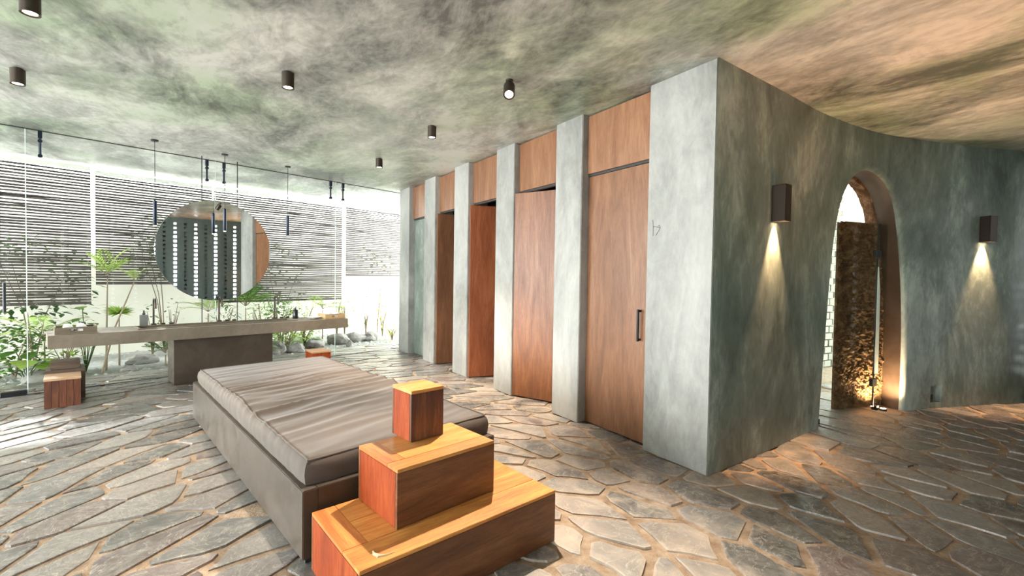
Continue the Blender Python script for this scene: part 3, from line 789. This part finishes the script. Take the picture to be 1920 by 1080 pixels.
faucet(2.46, .52, 'gooseneck faucet right of the round mirror beside the black bottle')
f = thing('soap_dispenser', 'grey square soap dispenser with pump at the left faucet', 'dispenser', FC, .875, .50, ZC)
MB().box(-.042, .042, -.03, .03, 0, .15, bev=.005).obj('body', M_soap, f)
MB().lathe([(.016,0),(.016,.02),(.007,.022),(.007,.05)], 12, (0,0,.15)).box(-.006, .006, -.045, .006, .196, .206).obj('pump', M_black, f)
f = thing('soap_bottle', 'small black bottle at the right faucet', 'bottle', FC, 2.755, .48, ZC)
MB().lathe([(.040,0),(.042,.01),(.042,.125),(.036,.135),(.018,.14)], 20).obj('body', M_blackgloss, f, True)
MB().lathe([(.014,0),(.014,.02),(.006,.022),(.006,.04)], 12, (0,0,.14)).box(-.005, .005, -.035, .005, .175, .184).obj('pump', M_black, f)
def tray(x0, x1, y0, label, M_tray):
    w = x1-x0; d = .27; h = .075
    f = thing('wooden_tray', label, 'tray', FC, x0+w/2, y0+d/2, ZC, 0, 'towel trays on the washstand')
    MB().box(-w/2, w/2, -d/2, d/2, 0, .012).obj('tray_base', M_tray, f)
    for y in (-d/2, d/2-.014):
        m = MB(); m.box(-w/2, -w*.16, y, y+.014, .01, h); m.box(w*.16, w/2, y, y+.014, .01, h); m.box(-w*.16, w*.16, y, y+.014, .01, h*.38); m.box(-w*.16, w*.16, y, y+.014, h*.78, h)
        m.obj('long_side', M_tray, f)
    for x in (-w/2, w/2-.014): MB().box(x, x+.014, -d/2+.014, d/2-.014, .01, h*1.1).obj('short_side', M_tray, f)
    for k, xx in enumerate((-.06, .05)):
        tw = thing('rolled_towel', 'white towel roll in the %s wooden tray, %s one' % (label.split()[0], ('left hand', 'right hand')[k]), 'towel', FC, x0+w/2+xx, y0+d/2, ZC+.012, 0, 'rolled white towels in the trays')
        vs = [(.0,-.11,.045),(.0,.11,.045)]
        m = MB(); m.tube([(0,-.11,.044),(0,-.107,.044),(0,.107,.044),(0,.11,.044)], [.035,.043,.043,.035], 14); sp_ = [(.040*(1-i/40)*math.cos(i*.5), -.1115, .044+.040*(1-i/40)*math.sin(i*.5)) for i in range(36)]
        m.tube(sp_, .0022, 4); m.obj('roll', M_towel, tw, True)
tray(.055, .40, .06, 'left wooden tray with handle slot and white towels on the counter end', M_traydark)
tray(3.04, 3.355, .05, 'right wooden tray with handle slot and white towels on the counter end', M_tray)
f = thing('glass_dish', 'pale shallow dish left of the right wooden tray', 'dish', FC, 2.93, .22, ZC)
MB().lathe([(.03,0),(.05,.006),(.10,.03),(.104,.034),(.098,.034),(.048,.012)], 28).obj('bowl', M_towel, f, True)

# round mirror on two rods
o = thing('round_mirror', 'large round mirror on two thin rods above the washstand', 'mirror', FC, 1.70, .56, ZC, -.038)
RM = .70; ZM = 1.747-ZC
mb = MB(); n_ = 96
ring = lambda y, r: [(r*math.cos(2*PI*k/n_), y, ZM+r*math.sin(2*PI*k/n_)) for k in range(n_)]
mb.add(ring(0, RM), [tuple(range(n_))]); m_ = mb.obj('mirror_glass', M_mirror, o)
mb = MB(); mb.add(ring(.001, RM+.002)+ring(-.001, RM+.002)+ring(.018, RM+.002), [(k, (k+1) % n_, n_+(k+1) % n_, n_+k) for k in range(n_)]+[(k, (k+1) % n_, 2*n_+(k+1) % n_, 2*n_+k) for k in range(n_)]+[tuple(range(2*n_, 3*n_))[::-1]])
mb.obj('backing', M_steel, o)
for x in (-.17, .265): MB().tube([(x,.026,0),(x,.026,H-ZC)], .006, 8).obj('rod', M_black, o)

# ------------------------------------------------------------------ lamps
def pendant(x, y, label):
    o = thing('pendant_lamp', label, 'lamp', FC, x, y, H, 0, 'slim black pendants over the washstand')
    MB().lathe([(.038,-.016),(.040,-.012),(.040,0)], 20).obj('ceiling_canopy', M_black, o)
    MB().tube([(0,0,-.016),(0,0,-.74)], .0035, 6).obj('cord', M_black, o)
    MB().lathe([(.019,-1.045),(.021,-1.042),(.021,-.745),(.008,-.735)], 18).obj('shade', M_navy, o, True)
    MB().lathe([(.015,-1.0465),(.015,-1.0455)], 14).obj('lens', M_lens2, o)
pendant(.94, .13, 'slim black pendant left of the round mirror'); pendant(1.715, .225, 'slim black pendant hanging before the round mirror'); pendant(2.562, .288, 'slim black pendant right of the round mirror')

FO = Frame((0,0), (1,0))
SPOTS = [(-2.81,2.69,'ceiling spot cut by the top edge of the photo'),(-3.977,3.706,'ceiling spot near the left edge of the photo'),(-1.812,3.697,'ceiling spot above the middle of the day bed'),
         (-.048,3.781,'brightly glaring ceiling spot tilted towards the camera'),(-.885,4.961,'ceiling spot in front of the third door'),(-1.862,6.377,'farthest and smallest looking ceiling spot')]
def spot(x, y, label, tilt=None, e=190):
    o = thing('ceiling_spot', label, 'lamp', FO, x, y, H, 0, 'surface mounted ceiling spots')
    MB().lathe([(.03,-.012),(.03,0)], 18).obj('mounting_plate', M_bronze, o)
    hd = MB(); hd.lathe([(.030,-.118),(.034,-.125),(.046,-.128),(.046,-.01),(.04,-.008)], 24); b = hd.obj('housing', M_bronze, o, True)
    l = MB().lathe([(.033,-.1205),(.033,-.1195)], 20).obj('lens', M_lens, b)
    aim = Vector((0, 0, -1))
    if tilt:
        b.location = (0,0,-.045); b.rotation_euler = tilt
        MB().tube([(0,0,-.01),(0,0,-.06)], .012, 8).obj('swivel', M_bronze, o)
    lamp('spot_light', 'SPOT', (0,0,-.135), e, (1.0,.84,.66), b, spot_size=math.radians(75), spot_blend=.7, shadow_soft_size=.03)
for i, (x, y, lb) in enumerate(SPOTS):
    spot(x, y, lb, (-.62, 0, 0) if i == 3 else None, (60, 60, 150, 380, 380, 220)[i])

def sconce(s_, label):
    p, T, N = cw(s_); f = Frame(p, T)
    o = thing('wall_sconce', label, 'lamp', f, 0, 0, 1.94, 0, 'box sconces on the curved wall')
    m = MB(); th = .004; w, d, h = .052, .108, .30
    m.box(-w, -w+th, -d, -.002, 0, h); m.box(w-th, w, -d, -.002, 0, h); m.box(-w, w, -d, -d+th, 0, h); m.box(-w, w, -d, -.002, h-th, h); m.box(-w, w, -.008, -.002, 0, h)
    m.obj('housing', M_bronze, o)
    MB().box(-w+.008, w-.008, -d+.008, -.012, .05, .056).obj('lens', M_lens2, o)
    lamp('beam', 'SPOT', (0,-.05,.045), 130, (1.0,.60,.32), o, spot_size=math.radians(52), spot_blend=.75, shadow_soft_size=.012, aim=(0,.10,-1))
sconce(.90, 'dark box sconce left of the arch casting a narrow warm beam')
sconce(4.65, 'dark box sconce right of the arch casting a wide warm beam')
o = thing('ground_uplight', 'added unseen warm uplight on the floor beyond the right edge of the photo washing the ceiling', 'lamp', FO, 3.7, 2.55, 0)  # unseen lamp added to warm the right side of the ceiling
MB().lathe([(.05,0),(.05,.05),(.045,.056)], 20).obj('body', M_bronze, o)
MB().lathe([(.04,.0565),(.04,.058)], 20).obj('lens', M_lens, o)
lamp('beam', 'SPOT', (0,0,.08), 125, (1.0,.44,.15), o, spot_size=math.radians(120), spot_blend=.9, shadow_soft_size=.04, aim=(-.05,.0,1))
# uplight at the foot of the rough screen behind the arch
o = thing('ground_uplight', 'small glowing uplight on the floor at the foot of the rough stone screen', 'lamp', FS, .52, -.19, 0)
MB().lathe([(.035,0),(.035,.02),(.03,.024)], 18).obj('body', M_bronze, o)
MB().lathe([(.026,.0245),(.026,.0255)], 18).obj('lens', M_lens, o)
lamp('beam', 'SPOT', (0,0,.04), 55, (1.0,.66,.36), o, spot_size=math.radians(150), spot_blend=.8, shadow_soft_size=.02, aim=(0,.22,1))

# ------------------------------------------------------------------ day bed
b0, b1, a0, a1, zr = .785, 2.03, 2.315, 5.36, .375
o = thing('day_bed_base', 'long brown cement day bed base with a raised rim', 'bed base', FB, (b0+b1)/2, a0)
w = (b1-b0)/2; L_ = a1-a0
mb = MB(); rt = .075
mb.box(-w, -w+rt, 0, L_, .03, zr, bev=.004); mb.box(w-rt, w, 0, L_, .03, zr, bev=.004); mb.box(-w+rt-.002, w-rt+.002, 0, .06, .03, zr, bev=.003); mb.box(-w+rt-.002, w-rt+.002, L_-.06, L_, .03, zr, bev=.003)
mb.obj('side_wall', M_bed, o)
MB().box(-w+.05, w-.05, .03, L_-.03, .03, zr-.03).obj('platform', M_bed, o)
MB().box(-w+.02, w-.02, .02, L_-.02, 0, .03).obj('plinth', M_groove, o)
o = thing('mattress', 'taupe mattress with a wrinkled cover on the cement day bed', 'mattress', FB, (b0+b1)/2+.012, a0+.045, zr-.029)
w = (b1-b0)/2-.012; L2 = L_-.09; z1 = .155
nx, ny = 44, 190
def wr(x, y):
    f = y/L2
    q = noise.noise(Vector(((y*9-x*2.2), x*1.1, 0)))
    q2 = noise.noise(Vector(((y*6.5-x*1.6), x*.9, 5)))
    amp = .022*math.exp(-((f-.50)/.26)**2)+.0022
    return amp*((1-abs(q)*2.2)+(1-abs(q2)*1.7))*.8-.012*math.exp(-((x/w)**2)*3)*0+.006*noise.noise(Vector((x*2, y*1.6, 9)))
prof = [(.03, 0), (.008, .012), (0, .045), (-.006, .08), (.0, .115), (.012, .138), (.030, .149), (.055, z1)]
loops = []; VS = []; FS_ = []
def rect(ins):
    X = [-w+ins+(2*w-2*ins)*i/nx for i in range(nx+1)]; Y = [ins+(L2-2*ins)*j/ny for j in range(ny+1)]
    return X, Y
per = [(i, 0) for i in range(nx)]+[(nx, j) for j in range(ny)]+[(i, ny) for i in range(nx, 0, -1)]+[(0, j) for j in range(ny, 0, -1)]
for ins, z in prof[:-1]:
    X, Y = rect(ins); st = len(VS)
    for i, j in per:
        x, y = X[i], Y[j]
        pk = noise.noise(Vector((x*16, y*16, z*7)))*.004 if 0 < z < .15 else 0
        cx, cy = x/w, (y-L2/2)/(L2/2); rr = 1-.012*max(0, (abs(cx)*abs(cy))**10)
        VS.append((x*rr+pk*(1 if abs(cx) > .9 else 0), (y-L2/2)*rr+L2/2+pk, z+wr(x, y)*(z/z1)))
    loops.append(st)
X, Y = rect(prof[-1][0]); gs = len(VS)
for j in range(ny+1):
    for i in range(nx+1): VS.append((X[i], Y[j], z1+wr(X[i], Y[j])))
gi = lambda i, j: gs+j*(nx+1)+i
np_ = len(per)
for a, b in zip(loops, loops[1:]):
    for k in range(np_): FS_.append((a+k, a+(k+1) % np_, b+(k+1) % np_, b+k))
for k in range(np_):
    FS_.append((loops[-1]+k, loops[-1]+(k+1) % np_, gi(*per[(k+1) % np_]), gi(*per[k])))
for j in range(ny):
    for i in range(nx): FS_.append((gi(i, j), gi(i+1, j), gi(i+1, j+1), gi(i, j+1)))
FS_.append(tuple(range(loops[0], loops[0]+np_))[::-1])
mb = MB(); mb.add(VS, FS_); mb.obj('cover', M_cloth, o, True)
mb = MB(); X, Y = rect(.026)
pp = [(X[i], Y[j], .150+wr(X[i], Y[j])) for i, j in per]; mb.tube(pp+[pp[0]], .0045, 6); mb.obj('piping', M_cloth, o, True)

# ------------------------------------------------------------------ timber blocks stepped up at the bed's foot
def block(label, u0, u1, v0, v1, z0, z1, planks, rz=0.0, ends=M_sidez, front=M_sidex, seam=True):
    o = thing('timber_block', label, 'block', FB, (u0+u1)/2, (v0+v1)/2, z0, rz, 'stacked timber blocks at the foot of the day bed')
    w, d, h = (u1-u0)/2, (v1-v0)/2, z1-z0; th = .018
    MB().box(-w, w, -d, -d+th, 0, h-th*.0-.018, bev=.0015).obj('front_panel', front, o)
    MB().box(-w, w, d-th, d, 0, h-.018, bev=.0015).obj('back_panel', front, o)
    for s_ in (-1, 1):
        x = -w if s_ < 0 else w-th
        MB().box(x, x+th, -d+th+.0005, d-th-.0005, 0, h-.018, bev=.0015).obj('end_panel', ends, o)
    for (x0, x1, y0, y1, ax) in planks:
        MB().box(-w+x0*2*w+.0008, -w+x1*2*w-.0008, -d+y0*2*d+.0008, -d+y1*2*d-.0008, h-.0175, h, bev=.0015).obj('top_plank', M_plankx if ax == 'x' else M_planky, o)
    return o
b = block('largest timber block, lowest of the three, with an orange planked top', .80, 1.905, 1.665, 2.25, 0, .28,
      [(0,1,0,.30,'x'),(0,.10,.30,1,'y'),(.10,.55,.30,.66,'x'),(.10,.55,.66,1,'x'),(.55,1,.30,1,'x')], -.045)
mb = MB(); mb.tube([(-.452,-.195,.2795),(-.458,-.222,.280),(-.45,-.243,.280),(-.425,-.256,.280),(-.385,-.258,.2795)], [.003,.008,.009,.006,.002], 8); mb.tube([(-.468,-.212,.2795),(-.454,-.226,.280)], .003, 6); mb.tube([(-.446,-.240,.280),(-.462,-.252,.2795)], .003, 6)
mb.obj('pale_smear', M_fix, b, True, label='pale dried smear on the plank')
block('middle timber block standing on the largest one', 1.045, 1.63, 1.858, 2.26, .281, .558, [(0,1,0,.24,'x'),(0,.16,.24,1,'y'),(.16,1,.24,1,'x')])
block('smallest upright timber block on top of the stack', 1.27, 1.475, 2.118, 2.325, .559, .832, [(0,1,0,1,'x')], 0, M_sidez, M_stool)
# stools at the washstand
FT = Frame((-4.81, 4.70), (.72, .69))
o = thing('timber_stool', 'striped red brown timber stool below the left end of the washstand', 'stool', FT, .14, .16)
for k in range(5):
    MB().box(-.14+.056*k, -.14+.056*(k+1)-.0012, -.16, .16, 0, .285, bev=.002).obj('stave', M_stool, o)
MB().box(-.145, .143, -.164, .164, .2855, .31, bev=.004).obj('seat_board', M_stooltop, o)
o = thing('stepped_block', 'dark brown stepped timber block behind the striped stool', 'block', FT, .158, .47)
MB().box(-.16, .16, -.13, .2, 0, .34, bev=.004).obj('lower_block', M_dkwood, o); MB().box(-.12, .12, -.09, .15, .341, .425, bev=.004).obj('upper_block', M_dkwood, o)
FU = Frame((-2.86, 6.60), (.74, .67))
o = thing('timber_stool', 'orange brown timber stool beyond the day bed near the right counter end', 'stool', FU, .13, .17)
for k in range(4): MB().box(-.13+.065*k, -.13+.065*(k+1)-.0012, -.16, .16, 0, .285, bev=.002).obj('stave', M_sidez, o)
MB().box(-.133, .133, -.164, .164, .2855, .31, bev=.004).obj('seat_board', M_stooltop, o)
bpy.context.view_layer.update()
